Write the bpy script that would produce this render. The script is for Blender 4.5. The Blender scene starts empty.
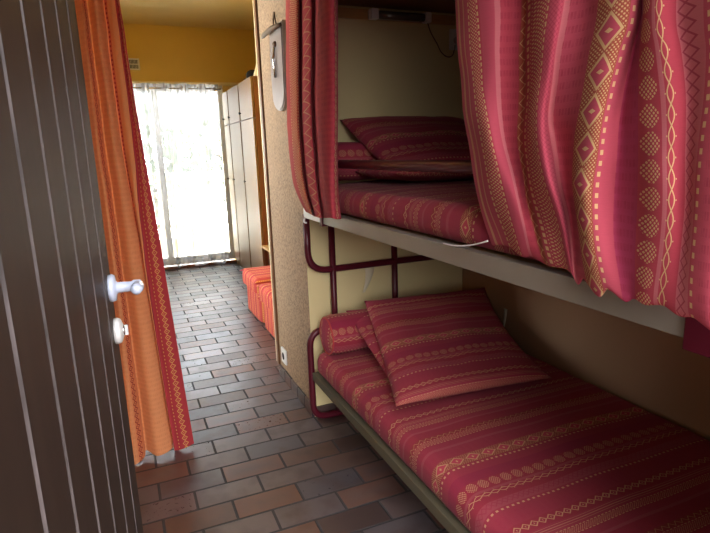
import bpy, bmesh, math, random
from mathutils import Vector, Matrix, noise
random.seed(7)
C = bpy.context.scene.collection
PI = math.pi

# ------------------------------------------------------------------ node helpers
class E:
    """A float socket with arithmetic that writes Math nodes."""
    def __init__(s, nt, v): s.nt, s.v = nt, v
    def _op(s, op, *a):
        n = s.nt.nodes.new('ShaderNodeMath'); n.operation = op
        for i, x in enumerate((s,) + a):
            x = x.v if isinstance(x, E) else x
            if isinstance(x, (int, float)): n.inputs[i].default_value = x
            else: s.nt.links.new(x, n.inputs[i])
        return E(s.nt, n.outputs[0])
    def __add__(s, o): return s._op('ADD', o)
    __radd__ = __add__
    def __sub__(s, o): return s._op('SUBTRACT', o)
    def __rsub__(s, o): return s._op('MULTIPLY', -1.0)._op('ADD', o)
    def __mul__(s, o): return s._op('MULTIPLY', o)
    __rmul__ = __mul__
    def __truediv__(s, o): return s._op('DIVIDE', o)
    def lt(s, o): return s._op('LESS_THAN', o)
    def gt(s, o): return s._op('GREATER_THAN', o)
    def frac(s): return s._op('FRACT')
    def floor(s): return s._op('FLOOR')
    def abs(s): return s._op('ABSOLUTE')
    def sin(s): return s._op('SINE')
    def sqrt(s): return s._op('SQRT')
    def mod(s, m): return s._op('FLOORED_MODULO', m)
    def mx(s, o): return s._op('MAXIMUM', o)
    def mn(s, o): return s._op('MINIMUM', o)

def new_mat(name):
    m = bpy.data.materials.new(name); m.use_nodes = True
    nt = m.node_tree
    return m, nt, nt.nodes['Principled BSDF'], nt.nodes['Material Output']
def mixc(nt, f, a, b, mode='MIX'):
    n = nt.nodes.new('ShaderNodeMix'); n.data_type = 'RGBA'; n.blend_type = mode; n.clamp_factor = True
    for sock, x in ((n.inputs[0], f), (n.inputs[6], a), (n.inputs[7], b)):
        x = x.v if isinstance(x, E) else x
        if isinstance(x, (int, float)): sock.default_value = x
        elif isinstance(x, (tuple, list)): sock.default_value = (*x[:3], 1)
        else: nt.links.new(x, sock)
    return n.outputs[2]
def noise_(nt, scale, detail=3, vec=None, rough=.5):
    n = nt.nodes.new('ShaderNodeTexNoise'); n.inputs['Scale'].default_value = scale
    n.inputs['Detail'].default_value = detail; n.inputs['Roughness'].default_value = rough
    if vec is None:
        tc = nt.nodes.new('ShaderNodeTexCoord'); vec = tc.outputs['Object']
    nt.links.new(vec, n.inputs['Vector'])
    return E(nt, n.outputs['Fac'])
def xyz(nt, out='Object'):
    tc = nt.nodes.new('ShaderNodeTexCoord'); s = nt.nodes.new('ShaderNodeSeparateXYZ')
    nt.links.new(tc.outputs[out], s.inputs[0])
    return [E(nt, s.outputs[i]) for i in range(3)], tc.outputs[out]
def bump(nt, b, h, strength=.3, dist=.002):
    n = nt.nodes.new('ShaderNodeBump'); n.inputs['Strength'].default_value = strength
    n.inputs['Distance'].default_value = dist
    nt.links.new(h.v if isinstance(h, E) else h, n.inputs['Height']); nt.links.new(n.outputs[0], b.inputs['Normal'])
def setc(nt, sock, c):
    if isinstance(c, (tuple, list)): sock.default_value = (*c[:3], 1)
    else: nt.links.new(c, sock)
def plain(name, col, rough=.5, metal=0, nz=None, bmp=0, spec=None, stretch=None):
    """plain material; nz=(scale, amount) gives mottling, bmp a bump strength"""
    m, nt, b, o = new_mat(name)
    b.inputs['Roughness'].default_value = rough; b.inputs['Metallic'].default_value = metal
    if spec is not None: b.inputs['Specular IOR Level'].default_value = spec
    if nz:
        vec = None
        if stretch:
            tc = nt.nodes.new('ShaderNodeTexCoord'); mp = nt.nodes.new('ShaderNodeMapping')
            mp.inputs['Scale'].default_value = stretch
            nt.links.new(tc.outputs['Object'], mp.inputs[0]); vec = mp.outputs[0]
        f = noise_(nt, nz[0], 4, vec)
        k = (f - .5) * nz[1] * 2 + .5
        d = tuple(c * .45 for c in col); l = tuple(min(1, c * 1.45) for c in col)
        setc(nt, b.inputs['Base Color'], mixc(nt, k, d, l))
        if bmp: bump(nt, b, f, bmp)
    else: b.inputs['Base Color'].default_value = (*col, 1)
    return m

RED = (.41, .050, .075); ROSE = (.44, .066, .10); PALE = (.50, .13, .15); DEEP = (.27, .022, .05)
GOLD = (.64, .42, .20); OCH = (.34, .075, .05); PLUM = (.36, .04, .095)
# band: (start, colour, motif, centre, halfwidth)
BANDS = [
 (0.00, RED, 'beads', .015, .012), (.030, ROSE, 'lattice', .043, .012), (.055, PALE, None, 0, 0),
 (.067, ROSE, 'ikat', .091, .024), (.115, OCH, 'diamond', .14, .020), (.163, ROSE, 'dash', .171, .0030),
 (.180, ROSE, None, 0, 0), (.202, PLUM, 'ikat', .221, .019), (.240, RED, 'cluster', .26, .0155),
 (.280, PALE, None, 0, 0), (.290, RED, 'chain', .30, .006), (.312, RED, None, 0, 0),
 (.330, PALE, 'cross', .342, .009), (.358, ROSE, 'dash', .366, .003), (.376, ROSE, 'ikat', .40, .02),
 (.425, RED, 'small', .443, .011), (.460, ROSE, 'line', .475, .0012), (.490, RED, 'beads', .502, .010),
 (.515, ROSE, None, 0, 0), (.535, PALE, None, 0, 0), (.545, RED, 'ikat', .565, .02), (.583, OCH, 'zigzag', .592, .006)]
# calmer version of the cloth for covers and pillows, bunk shade darkened in
def mute(bands, base, k): return [(a, tuple(base[i] * k + c[i] * (1 - k) for i in range(3)), *r_) for a, c, *r_ in bands]
MBANDS = mute(BANDS, (.20, .015, .030), .66)
LBANDS = [(0, (.42, .06, .06), None, 0, 0), (.030, (.40, .06, .05), 'beads', .045, .015), (.062, (.42, .05, .065), 'zigbig', .0712, .0035), (.078, (.42, .05, .065), 'ikat', .14, .055), (.186, (.42, .05, .065), 'small', .203, .012)]
OR1 = (.78, .32, .14); OR2 = (.74, .27, .12); OR3 = (.66, .16, .09); DR = (.36, .03, .03)
OBANDS = [
 (0.0, OR2, 'ikat', .04, .035), (.06, OR1, None, 0, 0), (.078, OR2, 'reddiamond', .088, .008), (.10, OR1, 'ikat', .15, .05),
 (.196, OR2, None, 0, 0), (.208, OR3, 'reddash', .213, .0032), (.219, OR1, None, 0, 0), (.258, (.44, .05, .06), None, 0, 0),
 (.276, (.44, .05, .06), 'dash', .286, .0022), (.295, (.44, .05, .06), 'small', .315, .011)]

def comb(nt, a, b):
    c = nt.nodes.new('ShaderNodeCombineXYZ'); nt.links.new(a.v, c.inputs[0]); nt.links.new(b.v, c.inputs[1]); return c.outputs[0]
def fabric(name, bands=BANDS, period=.60, gold=GOLD, translucent=0.0, u_off=0.0, dots=1.0, ikat=1.0):
    m, nt, b, out = new_mat(name)
    uv = nt.nodes.new('ShaderNodeUVMap'); s = nt.nodes.new('ShaderNodeSeparateXYZ'); nt.links.new(uv.outputs[0], s.inputs[0])
    u = (E(nt, s.outputs[0]) + (10 * period + u_off)).mod(period); v = E(nt, s.outputs[1]) + 7.0
    ramp = nt.nodes.new('ShaderNodeValToRGB'); ramp.color_ramp.interpolation = 'CONSTANT'
    nt.links.new((u / period).v, ramp.inputs[0]); el = ramp.color_ramp.elements
    for i, bd in enumerate(bands):
        e = el[i] if i < 2 else el.new(bd[0] / period)
        e.position = bd[0] / period; e.color = (*bd[1], 1)
    col = ramp.outputs[0]
    gold_m = None; dark_m = None; rose_m = None
    def tri(x): return (x.frac() - .5).abs() * 2          # 1..0..1
    def circ(w, p, r):
        y = ((v / p).frac() - .5) * p
        return (w * w + y * y).sqrt().lt(r)
    nzv = noise_(nt, 1.0, 2, comb(nt, u * 140, v * 45))
    # pinpoint weave dots: pitch 6 mm, staggered
    dd = ((u * (2 * PI / .0066)).sin() * (v * (2 * PI / .0066)).sin()).gt(.30)
    def add(mask, which):
        nonlocal gold_m, dark_m
        if which == 'g': gold_m = mask if gold_m is None else gold_m.mx(mask)
        else: dark_m = mask if dark_m is None else dark_m.mx(mask)
    for st, c, kind, cen, hw in bands:
        if not kind: continue
        w = u - cen; aw = w.abs()
        if kind == 'beads':
            add(dd * aw.lt(hw * .8), 'g'); add((((v / .012).frac()).lt(.6)) * ((aw - hw).abs().lt(.0012)), 'g')
        elif kind == 'lattice':
            add((((u + v) * (PI / .008)).sin() * ((u - v) * (PI / .008)).sin()).abs().lt(.22) * aw.lt(hw) * .55, 'd')
        elif kind == 'ikat':
            st_ = (v * (2 * PI / .021)).sin().gt(-.1) * (u * (2 * PI / .006)).sin().gt(-.55)
            add(st_ * aw.lt(hw) * ((nzv - .25) * 1.3).mx(0.0).mn(.6) * ikat, 'd')
        elif kind in ('diamond', 'small', 'reddiamond'):
            p = .056 if kind == 'diamond' else .026
            t = tri(v / p); d = aw / hw + t
            ch = 'd' if kind == 'reddiamond' else 'g'
            ring = (d - .86).abs().lt(.11 if kind == 'diamond' else .17)
            add(ring, ch)
            add((aw / hw + t * 2.2).lt(.30), ch)
            if kind == 'diamond':
                rose_m = d.lt(.80); add(dd * d.gt(1.04) * aw.lt(.0225), 'g')
        elif kind in ('dash', 'reddash'):
            add((v / .0165).frac().lt(.45) * aw.lt(hw), 'd' if kind == 'reddash' else 'g')
        elif kind == 'cluster':
            add(circ(w, .038, .0165) * (((w + v) * (PI / .0075)).sin() * ((w - v) * (PI / .0075)).sin()).abs().gt(.50), 'g')
        elif kind == 'chain':
            sn = (v * (PI / .028)).sin().abs() * hw
            add(((aw - sn).abs().lt(.0013)).mx(circ(aw - .0095, .028, .0013)), 'g')
        elif kind == 'cross':
            z = (tri(v / .034) - .5) * 2 * hw
            add((w - z).abs().lt(.0016).mx((w + z).abs().lt(.0016)) * .75, 'd')
        elif kind == 'zigzag':
            z = (tri(v / .022) - .5) * 2 * hw
            add((w - z).abs().lt(.0013) * .8, 'g')
        elif kind == 'zigbig':
            z = (tri(v / .040) - .5) * 2 * hw
            add((w - z).abs().lt(.0008) * .5, 'g')
        elif kind == 'line':
            add(aw.lt(hw) * .6, 'g'); add((aw - .007).abs().lt(.0008) * .5, 'g')
    if rose_m is not None: col = mixc(nt, rose_m, col, ROSE if bands is BANDS else RED)
    if dark_m is not None:
        col = mixc(nt, dark_m, col, DR if bands is OBANDS else DEEP)
    # slub of the weave
    vn = nt.nodes.new('ShaderNodeCombineXYZ'); nt.links.new((u * 60).v, vn.inputs[0]); nt.links.new((v * 600).v, vn.inputs[1])
    sl = noise_(nt, 1.0, 2, vn.outputs[0])
    col = mixc(nt, (sl - .3) * .55, col, mixc(nt, 1.0, col, (1.35, 1.3, 1.3), 'MULTIPLY'))
    if gold_m is not None: col = mixc(nt, gold_m * (.9 * dots), col, gold)
    nt.links.new(col, b.inputs['Base Color'])
    b.inputs['Roughness'].default_value = .85; b.inputs['Sheen Weight'].default_value = .04
    b.inputs['Specular IOR Level'].default_value = .15
    bump(nt, b, sl, .15, .0006)
    if translucent:
        tr = nt.nodes.new('ShaderNodeBsdfTranslucent'); nt.links.new(col, tr.inputs[0])
        mx = nt.nodes.new('ShaderNodeMixShader'); mx.inputs[0].default_value = translucent
        nt.links.new(b.outputs[0], mx.inputs[1]); nt.links.new(tr.outputs[0], mx.inputs[2]); nt.links.new(mx.outputs[0], out.inputs[0])
    return m

# ------------------------------------------------------------------ mesh helpers
def obj(name, bm, mat=None, parent=None, smooth=False, mats=None):
    me = bpy.data.meshes.new(name); bm.normal_update(); bm.to_mesh(me); bm.free()
    for q in (mats or ([mat] if mat else [])): me.materials.append(q)
    if smooth:
        for p in me.polygons: p.use_smooth = True
    o = bpy.data.objects.new(name, me); C.objects.link(o)
    if parent is not None:
        o.parent = parent; o.matrix_parent_inverse = Matrix.Identity(4)
        o.location = -Vector(parent.location) if parent.type == 'EMPTY' else (0, 0, 0)      # meshes are written in room coordinates
    return o
def thing(name, label, cat, loc, group=None):
    o = bpy.data.objects.new(name, None); C.objects.link(o); o.location = loc; o.empty_display_size = .1
    o['label'] = label; o['category'] = cat
    if group: o['group'] = group
    return o
def tag(o, label, cat, group=None):
    o['label'] = label; o['category'] = cat
    if group: o['group'] = group
    return o
def struct(o, label=None, cat=None):
    o['kind'] = 'structure'
    if label: o['label'] = label
    if cat: o['category'] = cat
    return o
def box(bm, x0, x1, y0, y1, z0, z1, bev=0, mi=0):
    vs = [bm.verts.new((x, y, z)) for x in (x0, x1) for y in (y0, y1) for z in (z0, z1)]
    fs = [bm.faces.new([vs[i] for i in q]) for q in ((0,1,3,2),(4,6,7,5),(0,4,5,1),(2,3,7,6),(0,2,6,4),(1,5,7,3))]
    for f in fs: f.material_index = mi
    if bev:
        ed = list({e for f in fs for e in f.edges})
        bmesh.ops.bevel(bm, geom=ed, offset=bev, segments=2, affect='EDGES', profile=.6)
    return bm
def B(*a, **k): return box(bmesh.new(), *a, **k)
def rot_box(bm, c, ax, ay, az, hx, hy, hz, bev=0):
    """box centred on c along unit axes"""
    b2 = B(-hx, hx, -hy, hy, -hz, hz, bev=bev)
    M = Matrix(((ax[0], ay[0], az[0], c[0]), (ax[1], ay[1], az[1], c[1]), (ax[2], ay[2], az[2], c[2]), (0, 0, 0, 1)))
    b2.transform(M); me = bpy.data.meshes.new('tmp'); b2.to_mesh(me); b2.free(); bm.from_mesh(me); bpy.data.meshes.remove(me)
    return bm
def rounded(pts, r, n=6, closed=False):
    """fillet the corners of a polyline"""
    pts = [Vector(p) for p in pts]; out = []
    N = len(pts)
    for i, p in enumerate(pts):
        if not closed and i in (0, N - 1): out.append(p); continue
        a = pts[i - 1]; c = pts[(i + 1) % N]
        da = (a - p); dc = (c - p); rr = min(r, da.length * .49, dc.length * .49)
        A = p + da.normalized() * rr; D = p + dc.normalized() * rr
        for k in range(n + 1):
            t = k / n; out.append(A * (1 - t) ** 2 + p * 2 * t * (1 - t) + D * t * t)
    return out
def tube(bm, pts, r, seg=12, closed=False, cap=True):
    pts = [Vector(p) for p in pts]; N = len(pts); rings = []
    up = None
    for i, p in enumerate(pts):
        a = pts[i - 1] if (i or closed) else p; c = pts[(i + 1) % N] if (i < N - 1 or closed) else p
        t = (c - a).normalized()
        if up is None: up = t.orthogonal().normalized()
        up = (up - t * up.dot(t)).normalized(); s = t.cross(up)
        rr = r[i] if isinstance(r, (list, tuple)) else r
        rings.append([bm.verts.new(p + (up * math.cos(2 * PI * k / seg) + s * math.sin(2 * PI * k / seg)) * rr) for k in range(seg)])
    for i in range(N if closed else N - 1):
        A = rings[i]; D = rings[(i + 1) % N]
        for k in range(seg):
            bm.faces.new((A[k], A[(k + 1) % seg], D[(k + 1) % seg], D[k]))
    if cap and not closed:
        bm.faces.new(list(reversed(rings[0]))); bm.faces.new(rings[-1])
    return bm
def T(pts, r, **k): return tube(bmesh.new(), pts, r, **k)
def lathe(bm, prof, c, axis='Z', seg=24):
    """profile [(r, h)] turned about an axis through c"""
    rings = []
    for r, h in prof:
        ring = []
        for k in range(seg):
            a = 2 * PI * k / seg; x, y = r * math.cos(a), r * math.sin(a)
            q = {'Z': (x, y, h), 'X': (h, x, y), 'Y': (x, h, y)}[axis]
            ring.append(bm.verts.new(Vector(c) + Vector(q)))
        rings.append(ring)
    for A, D in zip(rings, rings[1:]):
        for k in range(seg): bm.faces.new((A[k], A[(k + 1) % seg], D[(k + 1) % seg], D[k]))
    bm.faces.new(rings[0]); bm.faces.new(rings[-1])
    bmesh.ops.recalc_face_normals(bm, faces=bm.faces)
    return bm
def grid(bm, P, UV, closed_u=False, flip=False):
    """surface from a 2-D list of points with its uv in metres"""
    lay = bm.loops.layers.uv.verify()
    V = [[bm.verts.new(p) for p in row] for row in P]
    n = len(P); k = len(P[0])
    for i in range(n - 1):
        for j in range(k - 1):
            idx = ((i, j), (i + 1, j), (i + 1, j + 1), (i, j + 1))
            if flip: idx = tuple(reversed(idx))
            f = bm.faces.new([V[a][b_] for a, b_ in idx]); f.smooth = True
            for l, (a, b_) in zip(f.loops, idx): l[lay].uv = UV[a][b_]
    return V
def crom(a, b, c, d, t):
    return .5 * ((2 * b) + (-a + c) * t + (2 * a - 5 * b + 4 * c - d) * t * t + (-a + 3 * b - 3 * c + d) * t ** 3)
def resample(rows, n):
    """Catmull-Rom through a list of lists of Vectors (or floats), n steps per span"""
    out = []
    for i in range(len(rows) - 1):
        a = rows[max(i - 1, 0)]; b = rows[i]; c = rows[i + 1]; d = rows[min(i + 2, len(rows) - 1)]
        for k in range(n):
            t = k / n; out.append([crom(p, q, r, s, t) for p, q, r, s in zip(a, b, c, d)])
    out.append(list(rows[-1])); return out
def curtain_mesh(tab, top_z, nu=5, nv=8, hem_in=None, wob=.004, thick=.0):
    """curtain through guide lines: tab = [(u, [(x, y, z) top..bottom])], drawn straight up to top_z"""
    cols = []
    for u, pts in tab:
        p0 = Vector(pts[0]); col = [Vector((p0.x, p0.y, top_z)), Vector((p0.x, p0.y, (top_z + p0.z) / 2))] + [Vector(p) for p in pts]
        if hem_in: col.append(col[-1] + Vector(hem_in))
        cols.append(col)
    cols = resample(cols, nu); us = [c[0] for c in resample([[u] for u, _ in tab], nu)]
    P = []; UV = []
    rows = [[cols[i][j] for i in range(len(cols))] for j in range(len(cols[0]))]
    rows = resample(rows, nv)
    for j, row in enumerate(rows):
        P.append([Vector(p) + Vector((noise.noise(p * 9) * wob, 0, 0)) for p in row])
        UV.append([(us[i], row[i].z) for i in range(len(row))])
    bm = bmesh.new(); grid(bm, P, UV)
    return bm

def cushion(name, mat, parent, cen, U, V, hw, hl, T_, bend=0, pinch=.07, u0=0, n=26, sag=None, wr=.004, seed=0):
    """pillow: U spans its width, V its length; stripes run along U. T_ half thickness, bend lifts its middle"""
    cen = Vector(cen); U = Vector(U).normalized(); V = Vector(V).normalized(); N = U.cross(V).normalized()
    bm = bmesh.new()
    for side in (1, -1):
        P = []; UV = []
        for i in range(n + 1):
            b = -1 + 2 * i / n; rp = []; ru = []
            b = math.sin(b * PI / 2) * .35 + b * .65
            for j in range(n + 1):
                a = -1 + 2 * j / n; a = math.sin(a * PI / 2) * .35 + a * .65
                e = max(0, (1 - a ** 2) * (1 - b ** 2))
                t = T_ * e ** .42 * side
                A = a * hw * (1 - pinch * (1 - b * b)); Bb = b * hl * (1 - pinch * (1 - a * a))
                p = cen + U * A + V * Bb + N * (t + bend * (1 - b * b) * (1 - .35 * a * a))
                w = noise.noise(Vector((a * 2.2 + seed, b * 2.2, side))) * wr * 2 + noise.noise(Vector((a * 6 + seed, b * 3, side * 3))) * wr
                p += N * w * (e ** .3)
                if sag: p += Vector(sag(a, b))
                rp.append(p); ru.append((u0 + b * hl, a * hw))
            P.append(rp); UV.append(ru)
        grid(bm, P, UV, flip=(side < 0))
    bmesh.ops.remove_doubles(bm, verts=bm.verts, dist=1e-5)
    return obj(name, bm, mat, parent, smooth=True)
# guide lines of the hanging cloth, in metres
RC = [
  (-0.13, [[0.2, -1.282, 1.576], [0.2, -1.299, 1.473], [0.2, -1.315, 1.368], [0.2, -1.339, 1.262], [0.21, -1.36, 1.155], [0.232, -1.376, 1.065]]),
  (-0.115, [[0.185, -1.345, 1.56], [0.185, -1.354, 1.444], [0.185, -1.373, 1.363], [0.19, -1.396, 1.262], [0.2, -1.412, 1.159], [0.225, -1.43, 1.064]]),
  (-0.09, [[0.18, -1.386, 1.55], [0.18, -1.403, 1.406], [0.18, -1.424, 1.348], [0.18, -1.452, 1.271], [0.19, -1.47, 1.183], [0.222, -1.487, 1.065]]),
  (-0.06, [[0.19, -1.436, 1.538], [0.19, -1.44, 1.431], [0.195, -1.449, 1.337], [0.2, -1.47, 1.251], [0.2, -1.506, 1.166], [0.225, -1.516, 1.065]]),
  (-0.012, [[0.235, -1.458, 1.536], [0.235, -1.458, 1.429], [0.235, -1.456, 1.336], [0.235, -1.462, 1.259], [0.23, -1.493, 1.173], [0.228, -1.551, 1.064]]),
  (0, [[0.22, -1.485, 1.529], [0.22, -1.487, 1.424], [0.22, -1.489, 1.334], [0.22, -1.492, 1.259], [0.215, -1.522, 1.175], [0.22, -1.57, 1.064]]),
  (0.015, [[0.18, -1.568, 1.506], [0.18, -1.56, 1.412], [0.18, -1.556, 1.346], [0.185, -1.557, 1.268], [0.19, -1.579, 1.189], [0.212, -1.612, 1.057]]),
  (0.045, [[0.178, -1.612, 1.495], [0.178, -1.599, 1.406], [0.18, -1.587, 1.326], [0.18, -1.596, 1.259], [0.185, -1.619, 1.174], [0.205, -1.641, 1.054]]),
  (0.061, [[0.19, -1.619, 1.494], [0.19, -1.604, 1.405], [0.2, -1.582, 1.327], [0.21, -1.582, 1.267], [0.215, -1.602, 1.171], [0.21, -1.648, 1.05]]),
  (0.1, [[0.2, -1.657, 1.486], [0.2, -1.643, 1.4], [0.2, -1.631, 1.323], [0.215, -1.61, 1.266], [0.22, -1.611, 1.172], [0.205, -1.667, 1.047]]),
  (0.14, [[0.18, -1.721, 1.468], [0.18, -1.713, 1.395], [0.18, -1.699, 1.325], [0.18, -1.687, 1.258], [0.175, -1.683, 1.179], [0.19, -1.713, 1.045]]),
  (0.171, [[0.19, -1.75, 1.462], [0.19, -1.736, 1.399], [0.19, -1.719, 1.323], [0.185, -1.713, 1.257], [0.18, -1.711, 1.173], [0.185, -1.734, 1.045]]),
  (0.205, [[0.215, -1.737, 1.467], [0.215, -1.73, 1.401], [0.215, -1.72, 1.323], [0.21, -1.721, 1.257], [0.205, -1.723, 1.172], [0.19, -1.76, 1.044]]),
  (0.235, [[0.205, -1.749, 1.463], [0.205, -1.747, 1.397], [0.2, -1.753, 1.321], [0.2, -1.755, 1.256], [0.195, -1.762, 1.176], [0.19, -1.776, 1.044]]),
  (0.26, [[0.185, -1.772, 1.456], [0.185, -1.777, 1.391], [0.185, -1.785, 1.318], [0.18, -1.798, 1.256], [0.175, -1.81, 1.181], [0.18, -1.806, 1.049]]),
  (0.3, [[0.18, -1.798, 1.45], [0.18, -1.808, 1.386], [0.18, -1.821, 1.315], [0.18, -1.83, 1.256], [0.175, -1.842, 1.184], [0.18, -1.837, 1.051]]),
  (0.335, [[0.195, -1.817, 1.446], [0.195, -1.825, 1.384], [0.195, -1.836, 1.313], [0.195, -1.843, 1.255], [0.19, -1.852, 1.183], [0.18, -1.864, 1.05]]),
  (0.366, [[0.18, -1.867, 1.433], [0.18, -1.871, 1.374], [0.18, -1.873, 1.31], [0.18, -1.874, 1.255], [0.175, -1.879, 1.186], [0.175, -1.888, 1.05]]),
  (0.41, [[0.175, -1.899, 1.425], [0.175, -1.903, 1.369], [0.175, -1.905, 1.308], [0.175, -1.906, 1.255], [0.17, -1.91, 1.189], [0.17, -1.916, 1.046]]),
  (0.45, [[0.19, -1.912, 1.423], [0.19, -1.917, 1.367], [0.19, -1.919, 1.306], [0.19, -1.921, 1.254], [0.185, -1.925, 1.189], [0.18, -1.93, 1.038]]),
]
LC = [
  (0.06, [[0.225, 0.02, 1.894], [0.225, 0.068, 1.664], [0.225, 0.096, 1.456], [0.225, 0.1, 1.281], [0.225, 0.054, 1.12], [0.225, -0.102, 1.016]]),
  (0.03, [[0.185, -0.163, 1.847], [0.185, -0.12, 1.634], [0.185, -0.096, 1.441], [0.185, -0.093, 1.279], [0.185, -0.136, 1.131], [0.185, -0.251, 1.028]]),
  (0, [[0.185, -0.261, 1.823], [0.185, -0.224, 1.618], [0.185, -0.191, 1.434], [0.185, -0.189, 1.278], [0.185, -0.217, 1.135], [0.185, -0.3, 1.025]]),
  (-0.006, [[0.235, -0.135, 1.857], [0.235, -0.096, 1.639], [0.235, -0.062, 1.444], [0.235, -0.06, 1.278], [0.235, -0.09, 1.126], [0.235, -0.171, 1.005]]),
  (-0.008, [[0.185, -0.33, 1.806], [0.185, -0.296, 1.606], [0.185, -0.266, 1.428], [0.185, -0.266, 1.277], [0.185, -0.281, 1.138], [0.185, -0.348, 1.021]]),
  (-0.015, [[0.18, -0.42, 1.784], [0.18, -0.39, 1.592], [0.18, -0.364, 1.421], [0.18, -0.365, 1.276], [0.18, -0.38, 1.143], [0.18, -0.419, 1.025]]),
  (-0.018, [[0.225, -0.315, 1.813], [0.225, -0.284, 1.61], [0.225, -0.257, 1.429], [0.225, -0.258, 1.276], [0.225, -0.274, 1.135], [0.225, -0.31, 1.011]]),
  (-0.024, [[0.18, -0.48, 1.77], [0.18, -0.454, 1.582], [0.18, -0.43, 1.416], [0.18, -0.432, 1.275], [0.18, -0.436, 1.145], [0.18, -0.474, 1.03]]),
  (-0.045, [[0.17, -0.591, 1.742], [0.17, -0.569, 1.564], [0.17, -0.549, 1.407], [0.17, -0.532, 1.274], [0.17, -0.537, 1.15], [0.17, -0.553, 1.039]]),
  (-0.125, [[0.185, -0.623, 1.735], [0.185, -0.603, 1.559], [0.185, -0.585, 1.404], [0.185, -0.57, 1.273], [0.185, -0.556, 1.15], [0.185, -0.563, 1.035]]),
  (-0.17, [[0.215, -0.582, 1.747], [0.215, -0.563, 1.566], [0.215, -0.546, 1.407], [0.215, -0.531, 1.273], [0.215, -0.518, 1.147], [0.215, -0.535, 1.03]]),
]
OC = [
  (0, [[-0.631, 0.03, 1.838], [-0.633, 0.03, 1.38], [-0.625, 0.03, 0.875], [-0.632, 0.03, 0.064]]),
  (0.04, [[-0.567, -0.03, 1.828], [-0.58, -0.03, 1.376], [-0.576, -0.03, 0.88], [-0.597, -0.03, 0.001]]),
  (0.07, [[-0.552, -0.06, 1.821], [-0.559, -0.06, 1.375], [-0.554, -0.06, 0.883], [-0.565, -0.06, 0.005]]),
  (0.1, [[-0.539, -0.02, 1.832], [-0.541, -0.02, 1.376], [-0.533, -0.02, 0.874], [-0.531, -0.02, 0.011]]),
  (0.105, [[-0.535, 0.01, 1.839], [-0.534, 0.01, 1.377], [-0.528, 0.01, 0.868], [-0.523, 0.01, 0.022]]),
  (0.15, [[-0.511, -0.05, 1.827], [-0.508, -0.05, 1.374], [-0.493, -0.05, 0.874], [-0.48, -0.05, 0.014]]),
  (0.195, [[-0.486, -0.03, 1.833], [-0.483, -0.03, 1.375], [-0.456, -0.03, 0.867], [-0.422, -0.03, 0.021]]),
  (0.205, [[-0.479, 0.02, 1.846], [-0.478, 0.02, 1.377], [-0.449, 0.02, 0.858], [-0.413, 0.02, 0.022]]),
  (0.235, [[-0.458, -0.03, 1.835], [-0.455, -0.03, 1.374], [-0.448, -0.03, 0.866], [-0.413, -0.03, 0.024]]),
  (0.26, [[-0.441, -0.035, 1.835], [-0.434, -0.035, 1.374], [-0.441, -0.035, 0.866], [-0.411, -0.035, 0.011]]),
  (0.265, [[-0.437, -0.01, 1.841], [-0.43, -0.01, 1.375], [-0.437, -0.01, 0.861], [-0.406, -0.01, -0.004]]),
  (0.31, [[-0.431, -0.03, 1.837], [-0.418, -0.03, 1.374], [-0.407, -0.03, 0.862], [-0.366, -0.03, 0.011]]),
  (0.34, [[-0.425, -0.015, 1.841], [-0.404, -0.015, 1.374], [-0.372, -0.015, 0.855], [-0.325, -0.015, 0.015]]),
]
HOR_BACK = (.3, .3, .3); SKY_BACK = (8.4, 8.2, 8.3); SKY_FRONT = (13, 13.8, 15.5); HOR_FRONT = (2.2, 2.3, 2.6); SKY_SIDE = (27, 26.4, 26); GND_BACK = (.15, .15, .15); GND_FRONT = (30, 28, 26); SUN = 12.0; EXPO = 0.52
# ------------------------------------------------------------------ materials
M = {}
M['ceiling'] = plain('mustard ceiling paint', (.93, .55, .17), .6, nz=(6, .05))
M['mustard'] = plain('mustard wall paint', (.93, .52, .13), .65, nz=(5, .06))
M['grain'] = plain('grainy cork wallpaper', (.31, .205, .125), .8, nz=(110, 1.0), bmp=.35)
M['niche'] = plain('smooth yellow beige wallpaper', (.82, .60, .31), .6, nz=(3, .08))
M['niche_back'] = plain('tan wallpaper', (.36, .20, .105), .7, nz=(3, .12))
M['white_wall'] = plain('white plaster', (.7, .7, .68), .8)
M['trimwood'] = plain('brown varnished wood', (.17, .075, .03), .35, nz=(14, .3), stretch=(6, 6, .6))
M['palewood'] = plain('pale varnished wood', (.52, .31, .12), .4, nz=(14, .2), stretch=(.6, 6, 6))
M['oak'] = plain('honey oak veneer', (.27, .150, .062), .42, nz=(12, .15), stretch=(6, 6, .5))
M['darkwood'] = plain('reddish brown wood', (.20, .062, .018), .35, nz=(10, .25), stretch=(6, 6, .5))
M['doorbrown'] = plain('dark brown painted boards', (.036, .023, .017), .50, spec=.3, nz=(8, .35), stretch=(5, 5, .4))
M['groove'] = plain('lit groove edge', (.10, .085, .085), .38, nz=(60, .9), stretch=(1, 1, .3))  # paler colour puts the entrance light caught by the bevels into the grooves
M['maroon'] = plain('maroon enamel tube', (.075, .006, .014), .32, spec=.3)
M['rail'] = plain('grey steel channel', (.30, .27, .225), .42, metal=.35, nz=(10, .1))
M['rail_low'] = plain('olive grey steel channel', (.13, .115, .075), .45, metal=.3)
M['steel'] = plain('bright reflecting steel cap', (.75, .76, .78), .3)  # the steel's bright reflection is put into this white colour
M['alu'] = plain('white enamel handle', (.58, .65, .80), .22)
M['whitepl'] = plain('white plastic', (.72, .72, .70), .4)
M['greypl'] = plain('grey plastic', (.30, .30, .30), .4)
M['lampcover'] = plain('smoky lamp cover', (.10, .085, .07), .12)
M['black'] = plain('black felt', (.012, .010, .012), .9)
M['dark'] = plain('dark slot', (.01, .01, .01), .8)
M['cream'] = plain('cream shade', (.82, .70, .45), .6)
M['chrome'] = plain('chrome rod', (.55, .55, .55), .2, metal=1)
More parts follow.
